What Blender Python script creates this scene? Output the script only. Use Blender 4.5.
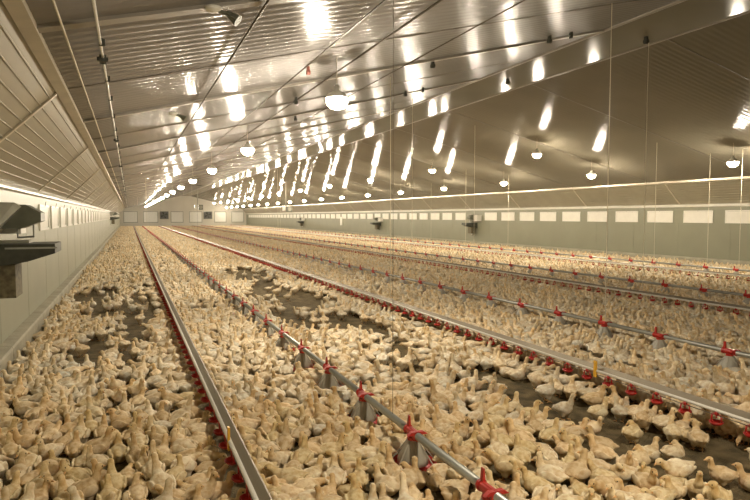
import bpy, bmesh, math, random
import numpy as np
from mathutils import Vector, Matrix
for o in list(bpy.data.objects): bpy.data.objects.remove(o)
S = bpy.context.scene
COL = S.collection
random.seed(7); RNG = np.random.default_rng(11)

# ---------------------------------------------------------------- camera
H = 2.0                                   # eye height over the litter
F_PX = 605.0
YAW = math.atan(246.0 / math.hypot(F_PX, 34.0)); PITCH = math.atan(34.0 / F_PX)
cam_d = bpy.data.cameras.new('camera'); cam = bpy.data.objects.new('camera', cam_d); COL.objects.link(cam)
cam_d.sensor_fit = 'HORIZONTAL'; cam_d.sensor_width = 36; cam_d.lens = 36 * F_PX / 750.0
cam_d.clip_start = 0.05; cam_d.clip_end = 400
cam.location = (0, 0, H); cam.rotation_euler = (math.pi / 2 - PITCH, 0, -YAW)
S.camera = cam
# ---------------------------------------------------------------- world, exposure
W = bpy.data.worlds.new('world'); S.world = W; W.use_nodes = True
W.node_tree.nodes['Background'].inputs[0].default_value = (1.0, 0.86, 0.62, 1)
W.node_tree.nodes['Background'].inputs[1].default_value = 0.02
S.view_settings.view_transform = 'Standard'; S.view_settings.look = 'None'
S.view_settings.gamma = 1; S.view_settings.use_curve_mapping = False
S.view_settings.exposure = 1.05
LAMP_STRENGTH = 260.0
LAMP_COLOR = (1.0, 0.87, 0.68)

# ---------------------------------------------------------------- building dimensions
XL, XR = -1.6, 21.4                       # wall planes
TL, TR = -0.6, 20.4                       # where the roof slopes begin
ZT = 3.4                                  # height of the trim
SL = 0.248
RA, RB = 9.08, 10.72                      # flat ridge strip
Y0, Y1 = -3.0, 120.0
def ceil_z(x):
    if x < RA: return ZT + SL * (x - TL)
    if x > RB: return ZT + SL * (TR - x)
    return ZT + SL * (RA - TL)

# ---------------------------------------------------------------- materials
def mat(name, color, rough=0.6, metal=0.0, noise=0.0, nscale=8.0, bump=0.0, bscale=40.0, color2=None, spec=None, stretch=None, detail=4, ior=1.5):
    m = bpy.data.materials.new(name); m.use_nodes = True
    nt = m.node_tree; b = nt.nodes['Principled BSDF']
    b.inputs['Base Color'].default_value = (*color, 1)
    b.inputs['Roughness'].default_value = rough; b.inputs['Metallic'].default_value = metal
    b.inputs['IOR'].default_value = ior
    if spec is not None: b.inputs['Specular IOR Level'].default_value = spec
    tc = nt.nodes.new('ShaderNodeTexCoord'); src = tc.outputs['Object']
    if stretch:
        mp = nt.nodes.new('ShaderNodeMapping'); mp.inputs['Scale'].default_value = stretch
        nt.links.new(src, mp.inputs[0]); src = mp.outputs[0]
    if noise > 0 or color2:
        n = nt.nodes.new('ShaderNodeTexNoise'); n.inputs['Scale'].default_value = nscale; n.inputs['Detail'].default_value = detail
        nt.links.new(src, n.inputs['Vector'])
        r = nt.nodes.new('ShaderNodeValToRGB')
        c2 = color2 or tuple(c * (1 - noise) for c in color)
        r.color_ramp.elements[0].position = 0.35; r.color_ramp.elements[1].position = 0.65
        r.color_ramp.elements[0].color = (*c2, 1); r.color_ramp.elements[1].color = (*color, 1)
        nt.links.new(n.outputs[0], r.inputs[0]); nt.links.new(r.outputs[0], b.inputs['Base Color'])
    if bump > 0:
        n2 = nt.nodes.new('ShaderNodeTexNoise'); n2.inputs['Scale'].default_value = bscale; n2.inputs['Detail'].default_value = 5
        nt.links.new(src, n2.inputs['Vector'])
        bp = nt.nodes.new('ShaderNodeBump'); bp.inputs['Strength'].default_value = bump; bp.inputs['Distance'].default_value = 0.02
        nt.links.new(n2.outputs[0], bp.inputs['Height']); nt.links.new(bp.outputs[0], b.inputs['Normal'])
    return m
M = {}
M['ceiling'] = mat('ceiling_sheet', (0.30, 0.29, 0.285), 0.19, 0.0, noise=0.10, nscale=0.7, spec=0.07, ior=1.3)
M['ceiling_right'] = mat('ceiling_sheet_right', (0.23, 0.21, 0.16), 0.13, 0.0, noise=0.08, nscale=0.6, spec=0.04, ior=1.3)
M['beam'] = mat('painted_beam', (0.32, 0.295, 0.25), 0.36, 0.2, noise=0.1, nscale=3)
M['seam'] = mat('sheet_seam', (0.20, 0.18, 0.15), 0.5, 0.0)
M['soffit'] = mat('soffit_sheet', (0.34, 0.31, 0.225), 0.38, 0.25, noise=0.10, nscale=1.5)
M['trim'] = mat('trim_sheet', (0.62, 0.56, 0.44), 0.30, 0.3, noise=0.15, nscale=4)
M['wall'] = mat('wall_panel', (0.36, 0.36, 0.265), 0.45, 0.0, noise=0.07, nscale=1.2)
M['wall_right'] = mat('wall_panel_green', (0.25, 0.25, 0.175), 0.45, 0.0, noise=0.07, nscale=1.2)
M['wall_end'] = mat('end_wall_panel', (0.66, 0.62, 0.52), 0.5, 0.0, noise=0.05, nscale=0.5)
M['concrete'] = mat('concrete_plinth', (0.42, 0.39, 0.29), 0.75, 0, noise=0.22, nscale=3, bump=0.3, bscale=30)
M['litter'] = mat('litter', (0.19, 0.14, 0.066), 0.95, 0, color2=(0.075, 0.058, 0.026), nscale=6, bump=1.0, bscale=60, detail=9)
M['white'] = mat('white_plastic', (0.80, 0.78, 0.70), 0.35, 0, noise=0.05, nscale=5)
M['red'] = mat('red_plastic', (0.50, 0.03, 0.022), 0.35, 0, noise=0.15, nscale=20)
M['galv'] = mat('galvanised_pipe', (0.45, 0.46, 0.42), 0.38, 0.6, noise=0.25, nscale=9, stretch=(1, 0.15, 1))
M['alu'] = mat('aluminium_rail', (0.29, 0.25, 0.185), 0.45, 0.4, noise=0.15, nscale=6, stretch=(1, 0.2, 1))
M['cone'] = mat('grey_translucent_cone', (0.42, 0.40, 0.33), 0.4, 0, noise=0.1)
M['dullred'] = mat('worn_red_metal', (0.35, 0.12, 0.09), 0.6)
M['dark'] = mat('dark_metal', (0.075, 0.08, 0.065), 0.5, 0.3, noise=0.3, nscale=10)
M['darkgreen'] = mat('dark_green_metal', (0.19, 0.20, 0.155), 0.45, 0.3, noise=0.25, nscale=6)
M['grey'] = mat('grey_metal', (0.38, 0.37, 0.30), 0.4, 0.3, noise=0.15, nscale=5)
M['cord'] = mat('suspension_cord', (0.62, 0.56, 0.42), 0.6)
M['cable'] = mat('steel_cable', (0.10, 0.085, 0.06), 0.5, 0.5)
M['yellow'] = mat('yellow_plastic', (0.75, 0.42, 0.04), 0.4)
M['mesh'] = mat('brown_mesh', (0.20, 0.17, 0.10), 0.7, 0, color2=(0.09, 0.08, 0.05), nscale=18)
M['grille'] = mat('fan_grille', (0.15, 0.15, 0.14), 0.6)
M['beak'] = mat('beak_and_legs', (0.72, 0.42, 0.17), 0.5)
M['eye'] = mat('eye', (0.01, 0.008, 0.006), 0.15)
lm = bpy.data.materials.new('lamp_glass'); lm.use_nodes = True
nt = lm.node_tree; nt.nodes.clear(); o_ = nt.nodes.new('ShaderNodeOutputMaterial'); e_ = nt.nodes.new('ShaderNodeEmission')
e_.inputs[0].default_value = (*LAMP_COLOR, 1); e_.inputs[1].default_value = LAMP_STRENGTH; nt.links.new(e_.outputs[0], o_.inputs[0])
M['lamp'] = lm
# plumage: the chick's own colour per vertex, broken up by fine down
fm = bpy.data.materials.new('plumage'); fm.use_nodes = True; nt = fm.node_tree; b = nt.nodes['Principled BSDF']
b.inputs['Roughness'].default_value = 0.85; b.inputs['Specular IOR Level'].default_value = 0.15
at = nt.nodes.new('ShaderNodeAttribute'); at.attribute_name = 'Col'
tc = nt.nodes.new('ShaderNodeTexCoord'); nz = nt.nodes.new('ShaderNodeTexNoise'); nz.inputs['Scale'].default_value = 22; nz.inputs['Detail'].default_value = 5
oi = nt.nodes.new('ShaderNodeObjectInfo'); ad = nt.nodes.new('ShaderNodeVectorMath'); ad.operation = 'ADD'
ml = nt.nodes.new('ShaderNodeMath'); ml.operation = 'MULTIPLY'; ml.inputs[1].default_value = 37
nt.links.new(oi.outputs['Random'], ml.inputs[0]); nt.links.new(tc.outputs['Object'], ad.inputs[0]); nt.links.new(ml.outputs[0], ad.inputs[1]); nt.links.new(ad.outputs[0], nz.inputs['Vector'])
rp = nt.nodes.new('ShaderNodeValToRGB'); rp.color_ramp.elements[0].position = 0.34; rp.color_ramp.elements[1].position = 0.6
rp.color_ramp.elements[0].color = (0.76, 0.65, 0.52, 1); rp.color_ramp.elements[1].color = (1, 1, 1, 1)
mx = nt.nodes.new('ShaderNodeMix'); mx.data_type = 'RGBA'; mx.blend_type = 'MULTIPLY'; mx.inputs[0].default_value = 1
nt.links.new(nz.outputs[0], rp.inputs[0]); nt.links.new(at.outputs['Color'], mx.inputs[6]); nt.links.new(rp.outputs[0], mx.inputs[7]); 
tr = nt.nodes.new('ShaderNodeValToRGB'); els = tr.color_ramp.elements
els[0].color = (0.98, 0.88, 0.74, 1); els[1].color = (1, 0.93, 0.84, 1)
for p_, c_ in ((0.25, (0.74, 0.66, 0.54, 1)), (0.5, (1, 1, 0.98, 1)), (0.75, (0.84, 0.79, 0.62, 1))):
    q_ = els.new(p_); q_.color = c_
gt = nt.nodes.new('ShaderNodeAttribute'); gt.attribute_name = 'single'
m2 = nt.nodes.new('ShaderNodeMix'); m2.data_type = 'RGBA'; m2.blend_type = 'MULTIPLY'; m2.inputs[0].default_value = 1
nt.links.new(oi.outputs['Random'], tr.inputs[0]); nt.links.new(gt.outputs['Fac'], m2.inputs[0])
nt.links.new(mx.outputs[2], m2.inputs[6]); nt.links.new(tr.outputs[0], m2.inputs[7]); nt.links.new(m2.outputs[2], b.inputs['Base Color'])
nb = nt.nodes.new('ShaderNodeTexNoise'); nb.inputs['Scale'].default_value = 90; nb.inputs['Detail'].default_value = 3; nt.links.new(ad.outputs[0], nb.inputs['Vector'])
bp = nt.nodes.new('ShaderNodeBump'); bp.inputs['Strength'].default_value = 0.5; bp.inputs['Distance'].default_value = 0.006
nt.links.new(nb.outputs[0], bp.inputs['Height']); nt.links.new(bp.outputs[0], b.inputs['Normal'])
M['plumage'] = fm

# ---------------------------------------------------------------- helpers
def new_mesh(name, verts, faces, m, smooth=False):
    me = bpy.data.meshes.new(name); me.from_pydata([tuple(v) for v in verts], [], [tuple(f) for f in faces])
    me.validate(); me.update()
    for mm in (m if isinstance(m, (list, tuple)) else [m]): me.materials.append(mm)
    if smooth: me.polygons.foreach_set('use_smooth', [True] * len(me.polygons))
    return me
def obj(name, me, parent=None, loc=(0, 0, 0), rotz=0.0):
    o = bpy.data.objects.new(name, me); COL.objects.link(o); o.location = loc; o.rotation_euler = (0, 0, rotz)
    if parent is not None: o.parent = parent
    return o
def tag(o, label=None, cat=None, group=None, kind=None):
    if label: o['label'] = label
    if cat: o['category'] = cat
    if group: o['group'] = group
    if kind: o['kind'] = kind
    return o
class B:                                    # collects shapes for ONE mesh
    def __init__(s): s.v = []; s.f = []
    def add(s, v, f):
        n = len(s.v); s.v += [tuple(p) for p in v]; s.f += [tuple(i + n for i in q) for q in f]; return s
    def box(s, x0, x1, y0, y1, z0, z1):
        return s.add([(x0,y0,z0),(x1,y0,z0),(x1,y1,z0),(x0,y1,z0),(x0,y0,z1),(x1,y0,z1),(x1,y1,z1),(x0,y1,z1)],
                     [(0,3,2,1),(4,5,6,7),(0,1,5,4),(1,2,6,5),(2,3,7,6),(3,0,4,7)])
    def prism(s, prof, y0, y1, axis='y'):   # closed profile (x,z) extruded along y
        n = len(prof); v = [(x, y0, z) for x, z in prof] + [(x, y1, z) for x, z in prof]
        if axis == 'x': v = [(y, x, z) for x, y, z in v]
        f = [tuple(range(n))[::-1], tuple(range(n, 2 * n))] + [(i, (i + 1) % n, n + (i + 1) % n, n + i) for i in range(n)]
        return s.add(v, f)
    def tube(s, p, q, r, n=8, r2=None):
        p = Vector(p); q = Vector(q); d = (q - p).normalized(); r2 = r if r2 is None else r2
        a = d.orthogonal().normalized(); c = d.cross(a); v = []
        for k in range(n):
            t = 2 * math.pi * k / n; v.append(p + (a * math.cos(t) + c * math.sin(t)) * r)
        for k in range(n):
            t = 2 * math.pi * k / n; v.append(q + (a * math.cos(t) + c * math.sin(t)) * r2)
        return s.add(v, [tuple(range(n))[::-1], tuple(range(n, 2 * n))] + [(i, (i + 1) % n, n + (i + 1) % n, n + i) for i in range(n)])
    def lathe(s, prof, c=(0, 0, 0), n=16):
        v = []; f = []
        for (r, z) in prof:
            for k in range(n):
                t = 2 * math.pi * k / n; v.append((c[0] + r * math.cos(t), c[1] + r * math.sin(t), c[2] + z))
        for i in range(len(prof) - 1):
            for k in range(n): f.append((i * n + k, i * n + (k + 1) % n, (i + 1) * n + (k + 1) % n, (i + 1) * n + k))
        return s.add(v, f)
    def mesh(s, name, m, smooth=False): return new_mesh(name, s.v, s.f, m, smooth)
    def obj(s, name, m, parent=None, loc=(0, 0, 0), rotz=0.0, smooth=False): return obj(name, s.mesh(name, m, smooth), parent, loc, rotz)
def empty(name, loc=(0, 0, 0), rotz=0.0):
    o = bpy.data.objects.new(name, None); COL.objects.link(o); o.location = loc; o.rotation_euler = (0, 0, rotz); o.empty_display_size = 0.1; return o
def copy_tree(o, parent=None):
    c = o.copy(); COL.objects.link(c)
    if parent is not None: c.parent = parent
    for ch in list(o.children): copy_tree(ch, c)
    return c
def struct(o): o['kind'] = 'structure'; return o
ORD = ['', 'first', 'second', 'third', 'fourth', 'fifth', 'sixth', 'seventh', 'eighth', 'ninth', 'tenth', 'eleventh', 'twelfth', 'thirteenth', 'fourteenth', 'fifteenth', 'sixteenth', 'seventeenth', 'eighteenth', 'nineteenth']
TENS = {2: 'twenty', 3: 'thirty', 4: 'forty', 5: 'fifty', 6: 'sixty', 7: 'seventy', 8: 'eighty', 9: 'ninety'}
TENTH = {2: 'twentieth', 3: 'thirtieth', 4: 'fortieth', 5: 'fiftieth', 6: 'sixtieth', 7: 'seventieth', 8: 'eightieth', 9: 'ninetieth'}
def ordn(n):
    if n < 20: return ORD[n]
    return TENTH[n // 10] if n % 10 == 0 else TENS[n // 10] + '-' + ORD[n % 10]

# ---------------------------------------------------------------- shell
struct(B().box(XL - 0.3, XR + 0.3, Y0, Y1, -0.2, 0.0).obj('floor', M['litter']))
def corrugated(xa, za, xb, zb, m, name, pitch=0.17, amp=0.0021, per=8, thick=0.12):
    n = int((Y1 - Y0) / pitch * per); t = np.arange(n + 1)
    ys = Y0 + t * pitch / per; w = amp * np.sin(2 * np.pi * t / per)
    v = []
    for (x, z, dz) in ((xa, za, 0), (xb, zb, 0)):
        v.append(np.stack([np.full(n + 1, x), ys, z + w], 1))
    v = np.concatenate(v); i = np.arange(n)
    f = np.stack([i, i + 1, n + 1 + i + 1, n + 1 + i], 1)
    vs = [tuple(p) for p in v.tolist()]; fs = [tuple(q) for q in f.tolist()]
    me = new_mesh(name, vs, fs, m, True)
    return struct(obj(name, me))
zr = ceil_z(9.9)
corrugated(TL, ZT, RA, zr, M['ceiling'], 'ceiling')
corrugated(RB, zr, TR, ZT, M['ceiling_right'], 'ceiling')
# ridge strip a little lower, with rolled lit edges
rs = B(); rs.box(RA - 0.02, RB + 0.02, Y0, Y1, zr - 0.02, zr + 0.1); struct(rs.obj('ceiling', M['ceiling_right']))
for x0, x1 in ((RA - 0.06, RA + 0.06), (RB - 0.06, RB + 0.06)):
    t_ = B(); zc = zr - 0.03
    t_.prism([(x0, zc + 0.04), (x0 + 0.02, zc - 0.005), (x0 + 0.06, zc - 0.015), (x1 - 0.02, zc - 0.005), (x1, zc + 0.04)], Y0, Y1)
    struct(t_.obj('trim_1' if x0 < 9.5 else 'trim_2', M['beam'], smooth=False))
# outer roof so no light leaks
struct(B().prism([(XL - 0.3, 3.6), (TL, ZT + 0.12), (RA, zr + 0.13), (RB, zr + 0.13), (TR, ZT + 0.12), (XR + 0.3, 3.6), (XR + 0.3, 4.2), (9.9, zr + 0.9), (XL - 0.3, 4.2)], Y0, Y1).obj('ceiling', M['beam']))
# soffits: ribbed sheets leaning in from wall top to the trim
def soffit(xw, zw, xt, zt, name, n=10):
    b_ = B(); d = Vector((xt - xw, 0, zt - zw)); L = d.length; d.normalize(); nrm = Vector((d.z, 0, -d.x)) * (1 if xt > xw else -1)
    prof = []
    for k in range(n):
        a0 = k / n
        for (u, h) in ((0, 0), (0.04, 0.010), (0.10, 0.010), (0.15, 0)):
            p = Vector((xw, 0, zw)) + d * L * (a0 + u / n) + nrm * h
            prof.append((p.x, p.z))
    prof.append((xt, zt))
    v = [(x, Y0, z) for x, z in prof] + [(x, Y1, z) for x, z in prof]; m_ = len(prof)
    b_.add(v, [(i, i + 1, m_ + i + 1, m_ + i) for i in range(m_ - 1)])
    struct(b_.obj(name, M['soffit']))
    # cross joint strips
    k = 0; y = 1.9
    while y < 118:
        j = B(); a = Vector((xw, y, zw)) + nrm * 0.022; c = Vector((xt, y, zt)) + nrm * 0.022
        j.add([a, c, c + Vector((0, 0.07, 0)), a + Vector((0, 0.07, 0)), a - nrm * 0.02, c - nrm * 0.02, c + Vector((0, 0.07, 0)) - nrm * 0.02, a + Vector((0, 0.07, 0)) - nrm * 0.02],
              [(0, 1, 2, 3), (7, 6, 5, 4), (0, 4, 5, 1), (3, 2, 6, 7), (1, 5, 6, 2), (0, 3, 7, 4)])
        struct(j.obj('trim_3', M['trim'])); y += 5.6 if y < 60 else 11.2
soffit(XL, 2.48, -0.69, 3.37, 'wall_left')
soffit(XR, 2.48, 20.49, 3.37, 'wall_right')
# trims along the roof's foot
struct(B().prism([(-0.71, 3.36), (-0.70, 3.33), (-0.595, 3.35), (-0.595, 3.45), (-0.71, 3.45)], Y0, Y1).obj('trim_4', M['trim']))
struct(B().prism([(20.51, 3.36), (20.50, 3.30), (20.36, 3.335), (20.36, 3.45), (20.51, 3.45)], Y0, Y1).obj('trim_5', M['trim']))
# side walls with vertical panel joints
for side, x, sgn in (('left', XL, 1), ('right', XR, -1)):
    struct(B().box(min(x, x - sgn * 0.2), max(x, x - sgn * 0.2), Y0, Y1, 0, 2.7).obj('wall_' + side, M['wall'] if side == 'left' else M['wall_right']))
    y = 2.0
    jb = B()
    while y < 118:
        jb.box(min(x, x + sgn * 0.006), max(x, x + sgn * 0.003), y, y + 0.02, 0.3, 1.7); y += 2.4
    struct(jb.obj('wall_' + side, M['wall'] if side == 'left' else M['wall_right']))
    # ledge above the inlets, and the white rail under it
    struct(B().prism([(x, 2.36), (x + sgn * 0.07, 2.38), (x + sgn * 0.07, 2.41), (x, 2.48)], Y0, Y1).obj('trim_6' if side == 'left' else 'trim_7', M['white']))
    # concrete plinth
    pb = B(); y = Y0
    while y < Y1:
        y2 = min(y + 3.0, Y1)
        pb.prism([(x, 0), (x + sgn * 0.17, 0), (x + sgn * 0.17, 0.27), (x + sgn * 0.155, 0.30), (x, 0.315)], y, y2 - 0.015); y = y2
    struct(pb.obj('baseboard_' + side, M['concrete']))
# end walls
def endwall(y, name, d):
    b_ = B(); pts = [(XL - 0.2, 0), (XR + 0.2, 0), (XR + 0.2, 4.0), (9.9, zr + 0.6), (XL - 0.2, 4.0)]
    b_.prism(pts, y, y + d); return struct(b_.obj(name, M['wall_end']))
endwall(Y1, 'wall_end', 0.3); endwall(Y0 - 0.3, 'wall_back', 0.3)
# transverse ceiling beams / sheet joints
def cross(y, w, drop, m, x0=TL, x1=RA, name='trim_8'):
    b_ = B(); zA, zB = ceil_z(x0), ceil_z(x1)
    b_.add([(x0, y, zA - drop), (x1, y, zB - drop), (x1, y + w, zB - drop), (x0, y + w, zA - drop), (x0, y, zA + 0.02), (x1, y, zB + 0.02), (x1, y + w, zB + 0.02), (x0, y + w, zA + 0.02)],
           [(3, 2, 1, 0), (4, 5, 6, 7), (0, 1, 5, 4), (1, 2, 6, 5), (2, 3, 7, 6), (3, 0, 4, 7)])
    return struct(b_.obj(name, m))
y = 0.35
while y < 118:
    cross(y, 0.13, 0.030, M['beam']); cross(y, 0.03, 0.012, M['seam'], RB, TR)
    if y < 60:
        cross(y + 2.4, 0.02, 0.010, M['seam'])
    y += 4.76

# ---------------------------------------------------------------- air inlets in both side walls
def make_inlet():
    r = empty('air_inlet')
    f_ = B(); w, h, t = 1.36, 0.50, 0.03
    f_.box(0, t, -w/2, w/2, h - 0.045, h); f_.box(0, t, -w/2, w/2, 0, 0.045); f_.box(0, t, -w/2, -w/2 + 0.045, 0.045, h - 0.045); f_.box(0, t, w/2 - 0.045, w/2, 0.045, h - 0.045)
    f_.obj('frame', M['white'], r)
    p = B(); p.prism([(0.0, 0.045), (0.01, 0.045), (0.015, 0.25), (0.022, h - 0.05), (0.0, h - 0.05)], -w/2 + 0.045, w/2 - 0.045); p.obj('flap', M['white'], r)
    k = B(); k.tube((0.04, 0, h - 0.03), (0.06, 0, h + 0.07), 0.008, 6); k.obj('pull_rod', M['grey'], r)
    return r
inlet0 = make_inlet(); first = True
for side, x, rz, ys in (('left', XL, 0.0, None), ('right', XR, math.pi, None)):
    y = 13.8 if side == 'left' else 15.95; k = 1
    while y < 117:
        if not (side == 'right' and abs(y - 34.8) < 1.1):
            o = inlet0 if first else copy_tree(inlet0); first = False
            o.location = (x, y, 1.72); o.rotation_euler = (0, 0, rz)
            tag(o, f'white framed air inlet flap in the {side} wall, {ordn(k)} from the camera', 'vent', f'air inlets along the {side} wall'); k += 1
        y += 1.9

# ---------------------------------------------------------------- fans and shutters of the far end wall
def pxX(px, Y):                            # lateral position at distance Y seen in picture column px (horizon row)
    a = math.atan((px - 375) / F_PX) + YAW; return Y * math.tan(a)
fx = [(123.8, 138), (143.6, 158.4), (171, 183.6), (189.5, 202.4), (214.5, 226.5), (231.6, 244)]
for k, (a, b2) in enumerate(fx):
    x0, x1 = pxX(a, Y1), pxX(b2, Y1); w = x1 - x0
    r = empty('fan_shutter', ((x0 + x1) / 2, Y1, 0.75))
    f_ = B()
    f_.box(-w/2, w/2, -0.12, 0, 0, 0.12); f_.box(-w/2, w/2, -0.12, 0, 2.0, 2.12); f_.box(-w/2, -w/2 + 0.1, -0.12, 0, 0.12, 2.0); f_.box(w/2 - 0.1, w/2, -0.12, 0, 0.12, 2.0)
    f_.obj('frame', M['grey'], r)
    s_ = B()
    for q in range(12): s_.add([(-w/2 + 0.1, -0.04, 0.12 + q * 0.1566), (w/2 - 0.1, -0.04, 0.12 + q * 0.1566), (w/2 - 0.1, -0.02, 0.12 + (q + 1) * 0.1566), (-w/2 + 0.1, -0.02, 0.12 + (q + 1) * 0.1566)], [(0, 1, 2, 3)])
    s_.obj('slats', M['white'], r)
    tag(r, f'closed white fan shutter on the far end wall, {ordn(k + 1)} from the left', 'shutter', 'fan shutters on the far end wall')
for k, (a, b2) in enumerate([(160, 169), (203.6, 212.5)]):
    x0, x1 = pxX(a, Y1), pxX(b2, Y1); w = x1 - x0
    r = empty('exhaust_fan', ((x0 + x1) / 2, Y1, 1.4))
    f_ = B(); f_.box(-w/2, w/2, -0.25, 0, 0, 0.08); f_.box(-w/2, w/2, -0.25, 0, 1.42, 1.5); f_.box(-w/2, -w/2 + 0.08, -0.25, 0, 0.08, 1.42); f_.box(w/2 - 0.08, w/2, -0.25, 0, 0.08, 1.42)
    f_.obj('housing', M['grey'], r)
    g = B()
    for q in range(9): g.tube((-w/2 + 0.08, -0.22, 0.15 + q * 0.15), (w/2 - 0.08, -0.22, 0.15 + q * 0.15), 0.015, 5)
    g.obj('grille', M['grille'], r)
    B().box(-w/2 + 0.08, w/2 - 0.08, -0.05, 0, 0.08, 1.42).obj('shaft_opening', M['grille'], r)
    for q in range(4):
        bl = B(); t0 = q * math.pi / 2 + 0.4; c = Vector((0, -0.12, 0.75)); u = Vector((math.cos(t0), 0, math.sin(t0))); v_ = Vector((-math.sin(t0), 0.25, math.cos(t0)))
        bl.add([c + u * 0.08 - v_ * 0.05, c + u * 0.6 - v_ * 0.16, c + u * 0.62 + v_ * 0.16, c + u * 0.08 + v_ * 0.05], [(0, 1, 2, 3)]); bl.obj('blade', M['dark'], r)
    tag(r, ['square grey exhaust fan between the second and third fan shutters', 'square grey exhaust fan between the fourth and fifth fan shutters'][k], 'fan', 'exhaust fans on the far end wall')

# ---------------------------------------------------------------- lamps
def make_lamp():
    r = empty('pendant_lamp')
    B().tube((0, 0, 0.13), (0, 0, 0.60), 0.004, 6).obj('cord', M['cord'], r)
    cap = B(); cap.lathe([(0.0, 0.20), (0.035, 0.20), (0.045, 0.13), (0.11, 0.095), (0.160, 0.045), (0.162, 0.020)], n=18); cap.obj('cap', M['white'], r, smooth=True)
    gl = B(); gl.lathe([(0.0, 0.03), (0.150, 0.022), (0.155, 0.0), (0.14, -0.06), (0.085, -0.115), (0.0, -0.135)], n=18); gl.obj('globe', M['lamp'], r, smooth=True)
    return r
lamp0 = make_lamp(); first = True
lamps = []
for row, x, y, dy, nm in ((1, 2.75, 1.25, 6.95, 'left'), (2, 14.3, 19.0, 8.5, 'middle'), (3, 17.1, 13.1, 6.1, 'right')):
    k = 1
    while y < 117:
        o = lamp0 if first else copy_tree(lamp0); first = False
        o.location = (x, y, ceil_z(x) - 0.60)
        if y < 2: k = 0  # unseen overhead lamp, added to brighten the birds closest to the camera
        tag(o, 'added lamp hanging almost overhead, above the top of the picture, brightening the near birds' if y < 2 else f'round glowing lamp hanging under the ceiling in the {nm} row, {ordn(k)} from camera', 'lamp', f'ceiling lamps of the {nm} row'); k += 1
        y += dy

# ---------------------------------------------------------------- ceiling cables, pipe, pulleys
for x, drop, r_, lab in ((1.10, 0.03, 0.010, 'thin dark cable under the left ceiling slope, nearest the left wall'),
                         (2.33, 0.03, 0.010, 'thin dark cable under the left ceiling slope, second from the left wall'),
                         (3.08, 0.03, 0.014, 'thicker dark cable under the left ceiling slope, third from the left wall'),
                         (4.50, 0.03, 0.010, 'thin dark cable under the left ceiling slope, nearest the ridge')):
    z = ceil_z(x) - drop
    tag(B().tube((x, 0.6, z - 0.02), (x, 110, z - 0.02), r_, 6).obj('ceiling_cable', M['cable']), lab, 'cable')
pipe = empty('ceiling_pipe', (-0.19, 0, 3.44))
B().tube((0, 0, 0), (0, 112, 0), 0.011, 8).obj('pipe', M['white'], pipe)
cb = B(); cb.box(-0.014, 0.035, -0.010, 0.010, -0.015, 0.045); cbm = cb.mesh('pipe_clip', M['dark'])
for k in range(60): obj('pipe_clip', cbm, pipe, (0, 4.2 + k * 1.35 + (k % 3) * 0.1, 0))
jb = B(); jb.box(-0.03, 0.03, -0.06, 0.06, -0.03, 0.03); jb.box(-0.05, -0.03, -0.03, 0.03, -0.015, 0.015); jb.box(0.03, 0.045, -0.05, 0.0, -0.02, 0.01)
for k in range(8): obj('joint_box', jb.mesh('joint_box', M['dark']), pipe, (0, 6.15 + k * 6.4, -0.01))
tag(pipe, 'white conduit pipe with dark clips under the ceiling above the left wall', 'pipe')
tag(B().tube((-0.43, 0, 3.41), (-0.43, 112, 3.41), 0.010, 6).obj('ceiling_wire', M['cord']), 'pale thin wire under the ceiling close above the left trim', 'wire')
def pulley(x, y, lab, m='dark', s=1.0, spread=0.0):
    z = ceil_z(x); r = empty('cable_pulley', (x, y, z))
    B().box(-0.02*s, 0.02*s, -0.03*s, 0.03*s, -0.09*s, 0).obj('bracket', M[m], r)
    B().tube((-0.03*s, 0, -0.10*s), (0.03*s, 0, -0.10*s), 0.045*s, 12).obj('wheel', M[m], r)
    if spread:
        B().tube((0, 0, -0.07), (spread, 0, -0.07 + (SL if x < RA else 0) * spread), 0.008, 6).obj('bar', M['grey'], r)
        B().box(spread - 0.02, spread + 0.02, -0.03, 0.03, -0.12 + SL * spread, -0.0 + SL * spread).obj('bracket', M[m], r)
    tag(r, lab, 'pulley', 'cable pulleys under the ceiling')
pulley(2.45, 8.6, 'reddish pulley on a cable just above the nearest lamp', 'dullred', 0.8)
pulley(3.05, 11.6, 'small dark pulley on the thick cable left of the nearest lamp')
pulley(5.2, 10.0, 'dark pulley on the thin cable under the near cross beam')
pulley(6.6, 14.2, 'pair of dark pulleys with a bar, left of the ridge strip', spread=0.5)
pulley(7.4, 9.5, 'pair of dark pulleys with a bar, beside the near ridge edge', spread=0.5)
pulley(9.75, 14.3, 'dark pulley on the ridge strip, farther of two', s=1.2)
pulley(10.2, 9.9, 'dark pulley on the ridge strip, nearer of two', s=1.2)
pulley(3.9, 14.9, 'small dark pulley right of the nearest lamp by the second beam', s=1.0)
pulley(4.4, 13.4, 'small dark pulley right of and beyond the nearest lamp', s=0.9)
# ceiling sensors
for (x, y, lab) in ((0.66, 5.08, 'small white ceiling camera with dark cone under the nearest beam'), (0.70, 10.5, 'small dark ceiling sensor under the second beam, above the litter lane')):
    z = ceil_z(x); r = empty('ceiling_sensor', (x, y, z - 0.04))
    B().lathe([(0.0, 0.0), (0.07, 0.0), (0.06, -0.03), (0.0, -0.045)], n=14).obj('base', M['white'], r, smooth=True)
    B().tube((0.04, 0, -0.02), (0.12, -0.02, -0.05), 0.016, 8).obj('arm', M['darkgreen'], r)
    B().tube((0.10, -0.01, -0.03), (0.19, -0.05, -0.10), 0.018, 12, 0.05).obj('head', M['darkgreen'], r)
    tag(r, lab, 'sensor')

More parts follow.
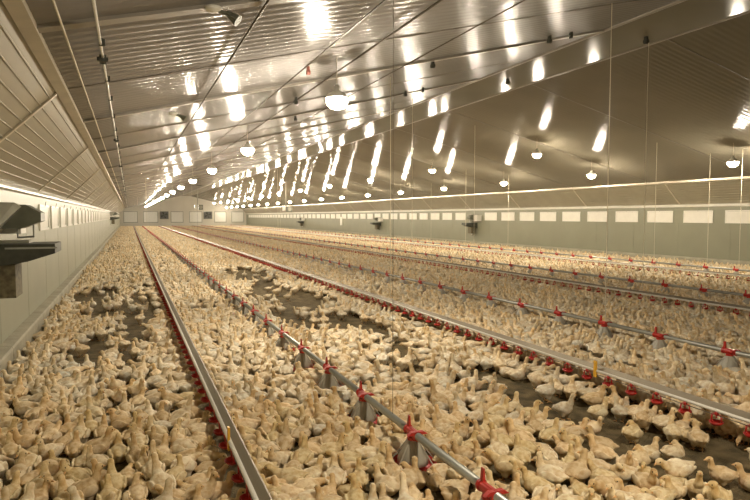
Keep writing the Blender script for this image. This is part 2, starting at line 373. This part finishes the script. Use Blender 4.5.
# ---------------------------------------------------------------- circulation units hanging from the ceiling
for (x, Y, L, lab) in ((6.5, 64.0, 2.05, 'grey fan box on a long pole under the ceiling, the farther one'), (13.2, 54.0, 2.35, 'grey fan box on a long pole under the ceiling, the nearer one')):
    r = empty('hanging_fan_box', (x, Y, ceil_z(x) - 0.02))
    B().tube((0, 0, 0), (0, 0, -L), 0.04, 8).obj('pole', M['grey'], r)
    B().box(-0.45, 0.45, -0.05, 0.05, -0.06, 0.0).obj('ceiling_bracket', M['dark'], r)
    B().box(0.05, 0.50, -0.25, 0.25, -L - 0.45, -L + 0.05).obj('fan_box', M['darkgreen'], r)
    B().tube((0.275, -0.25, -L - 0.2), (0.275, -0.30, -L - 0.2), 0.18, 14).obj('fan_ring', M['grey'], r)
    B().box(-0.32, -0.05, -0.1, 0.1, -L - 0.35, -L + 0.05).obj('control_box', M['white'], r)
    tag(r, lab, 'fan', 'fan boxes hanging from the ceiling')

# ---------------------------------------------------------------- wall units
def wall_unit(loc, rz, lab, s=1.0):
    r = empty('ventilation_unit', loc, rz)          # local +x leaves the wall, local y along it; origin on the wall at arm height
    hd = B()                                        # sloping hood: pale front sheet on top of darker cheeks
    hd.add([(0, -0.35, 0.15), (0.12, -0.35, 0.08), (0.42, -0.12, 0.43), (0.42, 0.30, 0.43), (0, 0.30, 0.48), (0, -0.25, 0.48), (0.36, -0.14, 0.48), (0.12, 0.30, 0.10)],
           [(0, 1, 2, 6, 5), (5, 6, 3, 4), (2, 3, 6), (1, 7, 3, 2), (0, 5, 4), ])
    hd.obj('hood', M['grey'], r)
    B().prism([(0.02, 0.17), (0.40, 0.17), (0.62, 0.26), (0.62, 0.36), (0.46, 0.455), (0.02, 0.455)], -0.06, 0.34).obj('casing', M['darkgreen'], r)
    B().box(0, 0.35, 0.34, 0.75, 0.10, 0.44).obj('cabinet', M['white'], r)
    g = B(); g.tube((0.35, 0.1, 0.16), (0.35, 0.1, 0.05), 0.012, 6); g.tube((0.52, 0.1, 0.22), (0.52, 0.1, 0.06), 0.012, 6); g.tube((0.35, 0.1, 0.06), (0.52, 0.1, 0.07), 0.012, 6); g.obj('pipework', M['galv'], r)
    a = B(); a.prism([(0, -0.28), (0, 0.0), (0.80, 0.0), (0.80, -0.11), (0.52, -0.20)], -0.45, 0.25); a.obj('arm', M['dark'], r)
    B().box(0.30, 0.82, -0.456, -0.45, -0.055, -0.035).obj('arm_rail', M['galv'], r)
    B().box(0.0, 0.5, -0.15, 0.20, 0.0, 0.03).obj('tray', M['grey'], r)
    d_ = B(); d_.box(0.12, 0.38, -0.35, 0.1, -0.62, -0.24); d_.obj('motor_box', M['mesh'], r)
    B().box(0.0, 0.09, -0.40, -0.30, -0.70, -0.26).obj('bracket', M['white'], r)
    tag(r, lab, 'ventilation unit', 'ventilation units on the side walls'); return r
wall_unit((XL, 8.3, 1.68), 0, 'large dark ventilation unit with sloping hood at the near end of the left wall')
wall_unit((XR, 34.9, 1.55), math.pi, 'dark ventilation unit with box on the right wall between white inlets').scale = (1.0, 1.0, 1.15)
wall_unit((XL, 60, 1.9), 0, 'small distant ventilation unit high on the left wall near the far end')
wall_unit((XR, 51.5, 1.4), math.pi, 'small dark ventilation unit on the right wall, second from the camera')
wall_unit((XR, 78, 1.3), math.pi, 'tiny dark ventilation unit far down the right wall')
tag(B().box(XR - 0.12, XR, 62, 62.5, 1.0, 1.9).obj('switch_box', M['white']), 'narrow white box on the right wall between the far ventilation units', 'box')

# ---------------------------------------------------------------- drinker lines
PROF_H = 0.28
def tube_arc(b_, pts, r, n=5):
    for p, q in zip(pts[:-1], pts[1:]): b_.tube(p, q, r, n)
def cup_mesh(nm='drip_cup'):
    b_ = B()                                        # nipple body, two bent arms and a shallow dish
    b_.tube((0, 0, 0.0), (0, 0, -0.035), 0.016, 8)
    for s in (-1, 1): tube_arc(b_, [(0, s * 0.012, -0.02), (0, s * 0.046, -0.035), (0, s * 0.050, -0.085), (0, s * 0.035, -0.105)], 0.0075, 6)
    b_.lathe([(0.0, -0.122), (0.035, -0.120), (0.058, -0.100), (0.060, -0.086), (0.055, -0.088), (0.045, -0.104), (0.0, -0.108)], n=12)
    b_.tube((0, 0, -0.035), (0, 0, -0.06), 0.006, 6)
    return b_
CUP = cup_mesh().mesh('drip_cup', M['red'], True)
def cords(root, ys, side_x, z0, m='cord', r=0.006):
    for y in ys: B().tube((side_x, y, z0), (side_x, y, ceil_z(root.location.x + side_x) - 0.01), r, 5).obj('suspension_cord', M[m], root)
def drinker(x, lab, ycords, y_first, tabs=()):
    r = empty('drinker_line', (x, 0, 0))
    a, e = -2.0, 114.0
    B().tube((-0.045, a, PROF_H + 0.01), (-0.045, e, PROF_H + 0.01), 0.016, 10).obj('water_pipe', M['white'], r, smooth=True)
    # ridge-shaped aluminium rail above it
    B().prism([(-0.032, 0.298), (-0.026, 0.292), (0.020, 0.325), (0.036, 0.292), (0.042, 0.296), (0.026, 0.339), (0.016, 0.339)], a, e).obj('support_rail', M['alu'], r)
    B().tube((-0.050, a, 0.252), (-0.050, e, 0.252), 0.004, 5).obj('wire', M['cable'], r)
    n = 0; y = y_first
    while n < 100: obj('drip_cup', CUP, r, (-0.045, y, 0.282)); y += 0.325; n += 1
    v0 = np.array([tuple(v.co) for v in CUP.vertices]); f0 = [tuple(p.vertices) for p in CUP.polygons]
    c2 = B(); c2.tube((0, 0, 0), (0, 0, -0.09), 0.010, 5); c2.lathe([(0.0, -0.12), (0.05, -0.115), (0.058, -0.088), (0.0, -0.095)], n=6)
    far = B()
    while y < 113: far.add([(p[0] - 0.045, p[1] + y, p[2] + 0.282) for p in c2.v], c2.f); y += 0.325
    tag(far.obj('drip_cup', M['red'], r), kind='stuff')
    cords(r, ycords, 0.03, 0.37)
    for y in tabs: B().box(-0.062, -0.045, y - 0.02, y + 0.02, 0.22, 0.40).obj('height_tab', M['yellow'], r)
    tag(r, lab, 'drinker line', 'drinker lines')
def yat(px, X): return X / math.tan(math.atan((px - 375) / F_PX) + YAW)
drinker(0.72, 'drinker line with red drip cups nearest the left wall', [30, 60, 90], 2.2, (4.6,))
drinker(4.80, 'drinker line with red drip cups second from the left wall', [yat(389, 4.8), yat(192, 4.8), 60], 2.42, (yat(602, 4.8),))
drinker(10.5, 'drinker line with red drip cups in the middle of the house', [yat(643, 10.5), yat(280, 10.5)], 5.9)
drinker(16.2, 'drinker line with red drip cups nearest the right wall', [yat(654, 16.2), yat(465, 16.2)], 9.5)

# ---------------------------------------------------------------- feeder lines
def feeder(x, lab, ycords, y_first, n_sub=24):
    r = empty('feeder_line', (x, 0, 0)); zp = 0.31
    B().tube((0, -2, zp), (0, 114, zp), 0.030, 12).obj('auger_pipe', M['galv'], r, smooth=True)
    clamp = B()                                     # saddle over the pipe with upright fin and flared foot
    clamp.lathe([(0.036, -0.0), (0.036, 0.0)], n=3); clamp.v = []; clamp.f = []
    clamp.tube((0, -0.085, zp), (0, 0.085, zp), 0.034, 12); clamp.tube((0, -0.095, zp), (0, -0.075, zp), 0.040, 12); clamp.tube((0, 0.075, zp), (0, 0.095, zp), 0.040, 12)
    clamp.prism([(-0.012, zp + 0.03), (0.012, zp + 0.03), (0.004, zp + 0.115), (-0.004, zp + 0.115)], 0.055, 0.085)
    clamp.prism([(-0.085, zp + 0.012), (0.085, zp + 0.012), (0.05, zp + 0.035), (-0.05, zp + 0.035)], -0.095, -0.06)
    clamp.tube((0, 0, zp - 0.03), (0, 0, zp - 0.07), 0.045, 10)
    CL = clamp.mesh('clamp', M['red'])
    cone = B(); cone.lathe([(0.040, 0.26), (0.055, 0.25), (0.120, 0.115), (0.125, 0.075), (0.118, 0.075), (0.112, 0.112), (0.050, 0.24)], n=18); CN = cone.mesh('cone', M['cone'], True)
    pan = B(); pan.lathe([(0.0, 0.012), (0.12, 0.012), (0.175, 0.040), (0.190, 0.075), (0.182, 0.076), (0.168, 0.046), (0.115, 0.024), (0.0, 0.024)], n=20)
    PN = pan.mesh('feed_pan', M['red'], True)
    gr = B()
    for k in range(7):
        t = 2 * math.pi * k / 7; gr.tube((0.184 * math.cos(t), 0.184 * math.sin(t), 0.074), (0.052 * math.cos(t), 0.052 * math.sin(t), 0.245), 0.005, 5)
    GR = gr.mesh('grill', M['cone'])
    y = y_first
    for k in range(100):
        p = obj('feed_pan', PN, r, (0, y, 0))
        obj('clamp', CL, p)
        if k < n_sub: obj('cone', CN, p); obj('grill', GR, p)
        y += 1.08
    cords(r, ycords, 0.0, zp + 0.03, *(('cable', 0.0020) if x < 3 else ('cord', 0.006)))
    tag(r, lab, 'feeder line', 'feeder lines')
feeder(2.02, 'grey feeder pipe with red pan clamps nearest the left wall', [yat(393, 2.02), 20.0, 44, 70], 3.11 - 1.08 * 3, 40)
feeder(6.92, 'grey feeder pipe with red pan clamps second from the left wall', [yat(607, 6.92), yat(412, 6.92), 30.0], 4.18, 24)
feeder(12.2, 'grey feeder pipe with red pan clamps third from the left wall', [yat(474, 12.2), 28.0], 7.8, 16)
feeder(17.7, 'grey feeder pipe with red pan clamps nearest the right wall', [yat(508, 17.7), yat(708, 17.7), yat(740, 17.7), yat(431, 17.7)], 9.0, 10)

# ---------------------------------------------------------------- chickens
def evaluated(me, mods):
    o = bpy.data.objects.new('t', me); COL.objects.link(o)
    for typ, kw in mods:
        m_ = o.modifiers.new('m', typ)
        for k, v in kw.items(): setattr(m_, k, v)
    dg = bpy.context.evaluated_depsgraph_get(); ev = o.evaluated_get(dg)
    out = bpy.data.meshes.new_from_object(ev); bpy.data.objects.remove(o); return out
def loft(b_, pts, n=14):                         # pts: (centre, half width, half height), cross-section square to the path
    P = [Vector(p[0]) for p in pts]; v = []; f = []
    for i, (c, w, h) in enumerate(pts):
        d = (P[min(i + 1, len(P) - 1)] - P[max(i - 1, 0)]).normalized()
        side = Vector((0, 0, 1)).cross(d)
        side = Vector((0, 1, 0)) if side.length < 0.15 else side.normalized()
        up = d.cross(side).normalized()
        for k in range(n):
            t = 2 * math.pi * k / n; v.append(P[i] + side * (w * math.cos(t)) + up * (h * math.sin(t)))
    for i in range(len(pts) - 1):
        for k in range(n): f.append((i * n + k, i * n + (k + 1) % n, (i + 1) * n + (k + 1) % n, (i + 1) * n + k))
    f.append(tuple(range(n))[::-1]); f.append(tuple(range((len(pts) - 1) * n, len(pts) * n)))
    b_.add(v, f)
def ellipsoid(b_, c, r, rot=None, n=12, m_=8):
    v = []; f = []
    R_ = rot or Matrix.Identity(3)
    for i in range(m_ + 1):
        a = math.pi * i / m_
        for k in range(n):
            t = 2 * math.pi * k / n
            v.append(Vector(c) + R_ @ Vector((r[0] * math.cos(a), r[1] * math.sin(a) * math.cos(t), r[2] * math.sin(a) * math.sin(t))))
    for i in range(m_):
        for k in range(n): f.append((i * n + k, i * n + (k + 1) % n, (i + 1) * n + (k + 1) % n, (i + 1) * n + k))
    b_.add(v, f)
# pose: (phrase, body drop, body pitch, neck path end (head), head direction, sitting)
POSES = [
    ('upright',          0.00, 0.10, (0.105, 0.000, 0.262), (1.0, 0.0, -0.12), False),
    ('alert', 0.00, 0.10, (0.100, 0.018, 0.258), (0.35, 1.0, -0.1), False),
    ('alert', 0.00, 0.08, (0.100, -0.018, 0.255), (0.35, -1.0, -0.15), False),
    ('forward-leaning',  0.00, -0.05, (0.165, 0.000, 0.205), (1.0, 0.1, -0.35), False),
    ('pecking',          0.00, -0.25, (0.185, 0.020, 0.085), (0.45, 0.1, -1.0), False),
    ('sitting',          0.055, 0.02, (0.105, 0.000, 0.190), (1.0, -0.2, -0.1), True),
    ('resting',          0.060, 0.00, (0.135, 0.030, 0.130), (0.9, 0.5, -0.3), True),
    ('preening',         0.00, 0.05, (0.055, 0.055, 0.215), (-0.75, 0.8, -0.7), False),
    ('stretching',       0.00, 0.28, (0.120, 0.000, 0.300), (1.0, 0.0, 0.55), False),
    ('low-headed',       0.012, -0.10, (0.165, -0.035, 0.150), (0.9, -0.5, -0.4), False),
]
def body_shapes(pose):
    ph, drop, pit, head, hd, sit = pose
    Ry = Matrix.Rotation(-pit, 3, 'Y'); piv = Vector((0.0, 0, 0.125 - drop))
    def T(x, y, z): return piv + Ry @ (Vector((x, y, z - 0.125)))
    b_ = B()
    loft(b_, [(T(-0.152, 0, 0.158), 0.010, 0.006), (T(-0.128, 0, 0.153), 0.022, 0.015), (T(-0.098, 0, 0.143), 0.040, 0.036), (T(-0.066, 0, 0.131), 0.061, 0.058),
              (T(-0.030, 0, 0.125), 0.076, 0.072), (T(0.008, 0, 0.124), 0.080, 0.075), (T(0.042, 0, 0.128), 0.072, 0.070), (T(0.070, 0, 0.137), 0.054, 0.054), (T(0.092, 0, 0.146), 0.028, 0.029)], 18)
    a = T(0.050, 0, 0.145); hp = Vector(head) * 0.93; hp.z = hp.z * 1.02 + 0.006; d = Vector(hd).normalized()
    # neck as a bent loft into the skull
    m1 = a.lerp(hp, 0.35) + Vector((0.022, 0, 0.002)); m2 = a.lerp(hp, 0.72) + Vector((0.006, 0, 0.0))
    loft(b_, [(a - (hp - a) * 0.25, 0.040, 0.040), (a, 0.046, 0.046), (m1, 0.033, 0.033), (m2, 0.0235, 0.0245), (hp, 0.023, 0.024)], 14)
    q = Vector((1, 0, 0)).rotation_difference(d).to_matrix()
    ellipsoid(b_, hp + d * 0.008, (0.034, 0.0245, 0.0265), q)
    # wings: long folded plates hugging the flank, tips toward the tail
    for s in (-1, 1):
        Rw = Matrix.Rotation(s * 0.12, 3, 'Z') @ Ry @ Matrix.Rotation(0.16, 3, 'Y')
        ellipsoid(b_, T(-0.020, s * 0.074, 0.137), (0.074, 0.015, 0.042), Rw)
        ellipsoid(b_, T(-0.080, s * 0.056, 0.138), (0.048, 0.011, 0.020), Rw)
        if not sit: ellipsoid(b_, T(-0.005, s * 0.038, 0.072), (0.034, 0.026, 0.042))
    if sit: ellipsoid(b_, (0.0, 0, 0.052), (0.10, 0.074, 0.052))
    return b_, hp, d, q
def feet(b_, pose, lod):
    if pose[5]:
        return
    for s in (-1, 1):
        fx_ = 0.012 * s; y = 0.034 * s
        b_.tube((-0.008 + fx_, y, 0.058), (0.004 + fx_, y, 0.008), 0.0075, 6 if lod == 0 else 3, 0.006)
        if lod < 2:
            for an in ((-0.55, 0.042), (0.0, 0.050), (0.55, 0.042), (math.pi, 0.022)):
                b_.tube((0.004 + fx_, y, 0.008), (0.004 + fx_ + math.cos(an[0]) * an[1], y + math.sin(an[0]) * an[1], 0.004), 0.0055, 4 if lod == 0 else 3, 0.003)
def colour_of(v, hp, tint):
    """plumage colour by place on the bird: buff down on head and neck, white wings, pinkish breast"""
    d = np.linalg.norm(v - np.array(hp), axis=1)
    t = np.clip(1 - d / 0.115, 0, 1)[:, None]
    body = np.array([0.86, 0.76, 0.57]); head = np.array([0.84, 0.67, 0.39]); pink = np.array([0.84, 0.60, 0.46]); wing = np.array([0.94, 0.88, 0.73])
    c = np.tile(body, (len(v), 1))
    wv = np.clip((np.abs(v[:, 1]) - 0.045) / 0.03, 0, 1)[:, None] * np.clip((0.06 - v[:, 0]) / 0.05, 0, 1)[:, None]
    c = c * (1 - 0.7 * wv) + wing * 0.7 * wv
    pk = (np.clip((v[:, 0] - 0.02) / 0.06, 0, 1) * np.clip((0.15 - v[:, 2]) / 0.05, 0, 1))[:, None]
    c = c * (1 - 0.45 * pk) + pink * 0.45 * pk
    c = c * (1 - 0.75 * t) + head * 0.75 * t
    return np.clip(c * tint, 0, 1)
LODS = []                                        # per pose: list of (verts, tris, matindex, col) for lod 0,1,2,3
HI = []
for pi_, pose in enumerate(POSES):
    b_, hp, d, q = body_shapes(pose)
    raw = b_.mesh('raw', M['plumage'])
    hi = evaluated(raw, [('REMESH', dict(mode='VOXEL', voxel_size=0.0055)), ('SMOOTH', dict(factor=0.5, iterations=3))])
    per = []
    for lod, goal in enumerate((0, 520, 130, 34)):
        me = hi.copy() if lod == 0 else evaluated(hi, [('DECIMATE', dict(ratio=goal / (2.0 * len(hi.polygons))))])
        v = np.array([tuple(x.co) for x in me.vertices]); fs = [tuple(p.vertices) for p in me.polygons]
        mi = [0] * len(fs)
        e = B()
        if lod < 2:
            beak0 = hp + d * 0.038; tip = hp + d * 0.060 + Vector((0, 0, -0.006)); e.tube(beak0, tip, 0.0095, 8 if lod == 0 else 4, 0.002)
            feet(e, pose, lod)
        if lod == 2 and not pose[5]:
            for s in (-1, 1): e.add([(-0.01, 0.034 * s, 0.06), (0.004, 0.034 * s - 0.007, 0.0), (0.004, 0.034 * s + 0.007, 0.0), (0.018, 0.034 * s, 0.0)], [(0, 1, 2), (0, 2, 3), (0, 3, 1)])
        nb_ = len(e.f)
        if lod == 0:
            for s in (-1, 1): ellipsoid(e, hp + d * 0.018 + q @ Vector((0, s * 0.0205, 0.005)), (0.0060, 0.0040, 0.0060), None, 8, 5)
        allv = np.concatenate([v, np.array([tuple(x) for x in e.v]).reshape(-1, 3)]) if e.v else v
        fs2 = fs + [tuple(i + len(v) for i in f_) for f_ in e.f]
        mi += [1] * nb_ + [2] * (len(e.f) - nb_)
        if lod == 0:
            cm = new_mesh('young_chicken', allv.tolist(), fs2, [M['plumage'], M['beak'], M['eye']], True)
            cm.polygons.foreach_set('material_index', mi[:len(cm.polygons)])
            ca = cm.color_attributes.new('Col', 'FLOAT_COLOR', 'POINT')
            c4 = np.ones((len(cm.vertices), 4)); c4[:, :3] = colour_of(allv, hp, 1.0); ca.data.foreach_set('color', c4.ravel().astype(np.float32))
            sa = cm.attributes.new('single', 'FLOAT', 'POINT'); sa.data.foreach_set('value', np.ones(len(cm.vertices), np.float32)); HI.append(cm)
        tri = []; tm = []
        if lod:
            for f_, m_ in zip(fs2, mi):
                for k in range(1, len(f_) - 1): tri.append((f_[0], f_[k], f_[k + 1])); tm.append(m_)
        per.append((allv, np.array(tri, dtype=np.int64), np.array(tm, dtype=np.int32), colour_of(allv, hp, 1.0)))
    LODS.append(per)
WEIGHT = np.array([0.42, 0.13, 0.13, 0.11, 0.05, 0.13, 0.08, 0.05, 0.05, 0.05]); WEIGHT /= WEIGHT.sum()
LOWW = np.array([0.0, 0, 0, 0.1, 0.15, 0.3, 0.3, 0.0, 0, 0.15]); LOWW /= LOWW.sum()

# --- where the birds are: a crowd with a few bare patches of litter
DRK = (0.72, 4.80, 10.5, 16.2); FDR = (2.02, 6.92, 12.2, 17.7)
PATCH = [(-0.2, 8.2, 0.5, 0.7, .5), (-0.1, 7.0, 0.4, 0.6, .4), (0.1, 11.5, 0.4, 0.9, .7), (-0.3, 20, 0.5, 2.0, .6), (0.2, 17, 0.35, 1.2, .7), (-0.8, 15.8, 0.55, 1.8, .95), (-0.25, 10.0, 0.5, 1.0, .8), (-0.6, 12.8, 0.45, 0.9, .7), (0.2, 13.5, 0.4, 2.5, .9), (-0.7, 9.0, 0.3, 0.5, .7), (0.0, 24, 0.6, 3, .5), (-0.9, 38, 0.7, 6, .7),
         (3.6, 19.5, 0.8, 3.2, .9), (3.4, 14.0, 0.85, 2.6, .92), (2.9, 10.8, 0.55, 1.4, .9), (3.7, 9.8, 0.5, 1.3, .85), (3.5, 8.0, 0.4, 0.7, .7), (3.1, 6.8, 0.3, 0.5, .6),
         (3.9, 5.9, 0.45, 0.7, .75), (3.95, 4.6, 0.45, 0.7, .6), (4.1, 3.4, 0.55, 0.8, .62), (4.3, 2.5, 0.6, 0.8, .62), (1.45, 13.0, 0.2, 0.9, .5), (8.6, 13.5, 0.4, 0.6, .5), (9.2, 10.5, 0.4, 0.8, .5), (9.0, 19, 0.6, 2, .4), (6.0, 14, .3, .8, .5),
         (1.3, 24, 0.4, 2.5, .5), (14.5, 15.5, 0.6, 1.2, .4), (5.8, 6.5, .3, .5, .4)]
def keep_prob(x, y):
    p = np.ones_like(x)
    for (cx, cy, rx, ry, s) in PATCH:
        q2 = ((x - cx) / rx) ** 2 + ((y - cy) / ry) ** 2; p *= 1 - s * np.clip(1.55 - q2, 0, 1)
    return p
def grid(x0, x1, y0, y1, dx):
    dy = dx * 0.866; ny = int((y1 - y0) / dy); nx = int((x1 - x0) / dx)
    j, i = np.meshgrid(np.arange(ny), np.arange(nx), indexing='ij')
    x = x0 + (i + 0.5 * (j % 2)) * dx; y = y0 + j * dy
    x = x.ravel() + RNG.normal(0, dx * 0.24, x.size); y = y.ravel() + RNG.normal(0, dx * 0.24, y.size)
    return x, y
XA, XB = XL + 0.26, XR - 0.26
def relax(x, y, rad, it):
    """push overlapping birds apart (cell grid, repeated)"""
    for _ in range(it):
        cell = rad; ix = np.floor(x / cell).astype(int); iy = np.floor(y / cell).astype(int)
        d_ = {}
        for k, (a, b2) in enumerate(zip(ix.tolist(), iy.tolist())): d_.setdefault((a, b2), []).append(k)
        mx_ = np.zeros_like(x); my_ = np.zeros_like(y)
        for (a, b2), lst in d_.items():
            nb_ = []
            for da in (-1, 0, 1):
                for db in (-1, 0, 1): nb_ += d_.get((a + da, b2 + db), [])
            nb_ = np.array(nb_); li = np.array(lst)
            dx = x[li][:, None] - x[nb_][None]; dy = y[li][:, None] - y[nb_][None]; r_ = np.hypot(dx, dy)
            w = np.where((r_ < rad) & (r_ > 1e-6), (rad - r_) / np.maximum(r_, 1e-6) * 0.45, 0)
            mx_[li] = (dx * w).sum(1); my_[li] = (dy * w).sum(1)
        x = np.clip(x + mx_, XA, XB); y = y + my_
    return x, y
def avoid(x, y):
    low = np.zeros(x.size, bool)
    for d0 in DRK:
        near = np.abs(x - d0) < 0.15; s = np.where(x >= d0 - 0.05, 1, -1); x = np.where(near, d0 + np.where(s > 0, 0.16, -0.19), x)
    for d0, yf in zip(FDR, (3.11 - 3.24, 4.18, 7.8, 9.0)):
        ph = (y - yf) / 1.08; dy = (ph - np.round(ph)) * 1.08; dx = x - d0; r_ = np.hypot(dx, dy); hit = (r_ < 0.27) & (y > yf - 0.5)
        ang = np.arctan2(dy, dx); x = np.where(hit, d0 + 0.28 * np.cos(ang), x); y = np.where(hit, y + 0.28 * np.sin(ang) - dy, y)
        low |= (np.abs(x - d0) < 0.13)
    for d0 in DRK: low |= (x - d0 > -0.27) & (x - d0 < 0.10)
    return x, y, low
x1_, y1_ = grid(XA, 15.5, 0.4, 13.0, 0.198)
k = (y1_ > x1_ * 0.55 - 0.6) & (RNG.random(x1_.size) < keep_prob(x1_, y1_) * 0.95); x1_, y1_ = x1_[k], y1_[k]
k = np.hypot(x1_, y1_) > 1.2; x1_, y1_ = x1_[k], y1_[k]
x1_, y1_ = relax(x1_, y1_, 0.176, 14)
x2_, y2_ = grid(XA, XB, 13.0, 40.0, 0.214); k = (y2_ > x2_ * 0.55 - 0.6) & (RNG.random(x2_.size) < keep_prob(x2_, y2_)); x2_, y2_ = x2_[k], y2_[k]
x3_, y3_ = grid(XA, XB, 40.0, 117.0, 0.240)
X = np.concatenate([x1_, x2_, x3_]); Y = np.concatenate([y1_, y2_, y3_])
k = (X > 15.4) & (Y < 13); X, Y = X[~k], Y[~k]
xx, yy = grid(15.3, XB, 8.5, 13.0, 0.190); X = np.concatenate([X, xx]); Y = np.concatenate([Y, yy])
X = np.clip(X, XA, XB)
X, Y, LOW = avoid(X, Y); X = np.clip(X, XA, XB)
N = X.size
# headings follow a slow field so neighbours lie side by side, with plenty of strays
HEAD = 1.3 * np.sin(X * 1.9 + 0.7 * Y) + 1.2 * np.cos(Y * 1.3 - X) + 1.5 + RNG.normal(0, 0.9, N)
nl = (X < 2.1) & (Y < 9)                          # beside the left wall most walk away from the door
HEAD = np.where(nl & (RNG.random(N) < 0.8), math.pi / 2 + RNG.normal(0, 0.75, N), HEAD)
for d0 in DRK:                                   # near the drinkers they turn toward the cups
    nr = np.abs(X - d0) < 0.33; HEAD = np.where(nr, np.where(X < d0, 0.0, math.pi) + RNG.normal(0, 0.55, N), HEAD)
for d0 in DRK:
    nr = np.abs(X - d0) < 0.16; HEAD = np.where(nr, math.pi / 2 + RNG.normal(0, 0.12, N) + math.pi * (RNG.random(N) < 0.4), HEAD)
POSE = RNG.choice(len(POSES), N, p=WEIGHT); POSE = np.where(LOW, RNG.choice(len(POSES), N, p=LOWW), POSE)
SIZE = RNG.uniform(0.80, 0.99, N); TINT = RNG.uniform(0.76, 1.08, N)[:, None] * (1 + RNG.normal(0, 1, (N, 1)) * np.array([[0.0, -0.035, -0.09]]))
# picture position of each bird (to choose which 300 show largest and to describe them)
cyw, syw, cp, sp = math.cos(YAW), math.sin(YAW), math.cos(PITCH), math.sin(PITCH)
def project(x, y, z):
    xr = x * cyw - y * syw; yf = x * syw + y * cyw; zz = z - H
    dep = yf * cp - zz * sp; up = yf * sp + zz * cp
    return 375 + F_PX * xr / dep, 250 - F_PX * up / dep, dep
PX, PY, DEP = project(X, Y, 0.12)
inview = (PX > -4) & (PX < 754) & (PY < 506) & (DEP > 0.5)
order = np.where(inview)[0]; order = order[np.argsort(DEP[order] / SIZE[order])]
near = order[:300]; isnear = np.zeros(N, bool); isnear[near] = True
def lane(x):   # spoken names of the strips between the lines
    if x < 0.72: return 'beside left wall'
    if x < 2.02: return 'between drinker and feeder'
    if x < 4.80: return 'right of feeder pipe'
    return 'beyond second drinker line'
def facing(i):
    h = HEAD[i]; vx, vy = math.cos(h), math.sin(h)
    a = math.atan2(PX[i] - 375, F_PX) + YAW; rx = vx * math.cos(a) - vy * math.sin(a); fy = vx * math.sin(a) + vy * math.cos(a)
    if abs(rx) > abs(fy): return 'facing right' if rx > 0 else 'facing left'
    return 'facing away' if fy > 0 else 'facing us'
names = {}
rows = {}
for i in near.tolist():
    ln = lane(X[i]); rw = int((506 - PY[i]) // 18); rows.setdefault((ln, rw), []).append(i)
lab = {}
lanes_rows = {}
for (ln, rw) in rows: lanes_rows.setdefault(ln, []).append(rw)
for (ln, rw), lst in rows.items():
    rr = sorted(lanes_rows[ln]).index(rw) + 1
    for q_, i in enumerate(sorted(lst, key=lambda i: PX[i])):
        lab[i] = f'{POSES[POSE[i]][0]} chicken {facing(i)}, {ordn(q_ + 1)} from left in row {rr} up, {ln}'.replace('row %d up' % rr, f'{ordn(rr)} row up')
for i in near.tolist():
    o = bpy.data.objects.new('young_chicken', HI[POSE[i]]); COL.objects.link(o)
    o.location = (X[i], Y[i], 0); o.rotation_euler = (0, 0, HEAD[i]); s = SIZE[i]; o.scale = (s, s * RNG.uniform(0.95, 1.06), s)
    tag(o, lab[i], 'chicken', 'young chickens on the litter')
# --- everything farther back, thousands of birds, one object
rest = np.where(~isnear)[0]
lodidx = np.where(Y[rest] + X[rest] * 0.4 < 12.5, 1, np.where(DEP[rest] < 38, 2, 3))
VV = []; FF = []; MM = []; CC = []; off = 0
for p_ in range(len(POSES)):
    for l in (1, 2, 3):
        ids = rest[(POSE[rest] == p_) & (lodidx == l)]
        if ids.size == 0: continue
        v, t, m_, c = LODS[p_][l]; n = ids.size
        ch, sh = np.cos(HEAD[ids])[:, None], np.sin(HEAD[ids])[:, None]; s = SIZE[ids][:, None]
        vx = (v[None, :, 0] * ch - v[None, :, 1] * sh) * s + X[ids][:, None]; vy = (v[None, :, 0] * sh + v[None, :, 1] * ch) * s + Y[ids][:, None]; vz = v[None, :, 2] * s
        VV.append(np.stack([vx, vy, vz], 2).reshape(-1, 3))
        FF.append((t[None] + (np.arange(n) * len(v))[:, None, None] + off).reshape(-1, 3)); MM.append(np.tile(m_, n))
        cc = np.clip(c[None] * TINT[ids][:, None, :], 0, 1).reshape(-1, 3); CC.append(cc); off += n * len(v)
VV = np.concatenate(VV).astype(np.float32); FF = np.concatenate(FF).astype(np.int32); MM = np.concatenate(MM); CC = np.concatenate(CC)
me = bpy.data.meshes.new('chicken_flock'); nt_ = len(FF)
me.vertices.add(len(VV)); me.vertices.foreach_set('co', VV.ravel()); me.loops.add(nt_ * 3); me.loops.foreach_set('vertex_index', FF.ravel())
me.polygons.add(nt_); me.polygons.foreach_set('loop_start', np.arange(0, nt_ * 3, 3, dtype=np.int32)); me.polygons.foreach_set('loop_total', np.full(nt_, 3, dtype=np.int32))
me.polygons.foreach_set('material_index', MM.astype(np.int32)); me.polygons.foreach_set('use_smooth', np.ones(nt_, bool)); me.update(calc_edges=True)
me.materials.append(M['plumage']); me.materials.append(M['beak'])
ca = me.color_attributes.new('Col', 'FLOAT_COLOR', 'POINT'); c4 = np.ones((len(VV), 4), np.float32); c4[:, :3] = CC; ca.data.foreach_set('color', c4.ravel())
tag(obj('chicken_flock', me), 'vast crowd of pale young chickens covering the litter behind the nearest birds', 'chickens', 'young chickens on the litter', 'stuff')
print('birds', N, 'tris', nt_)
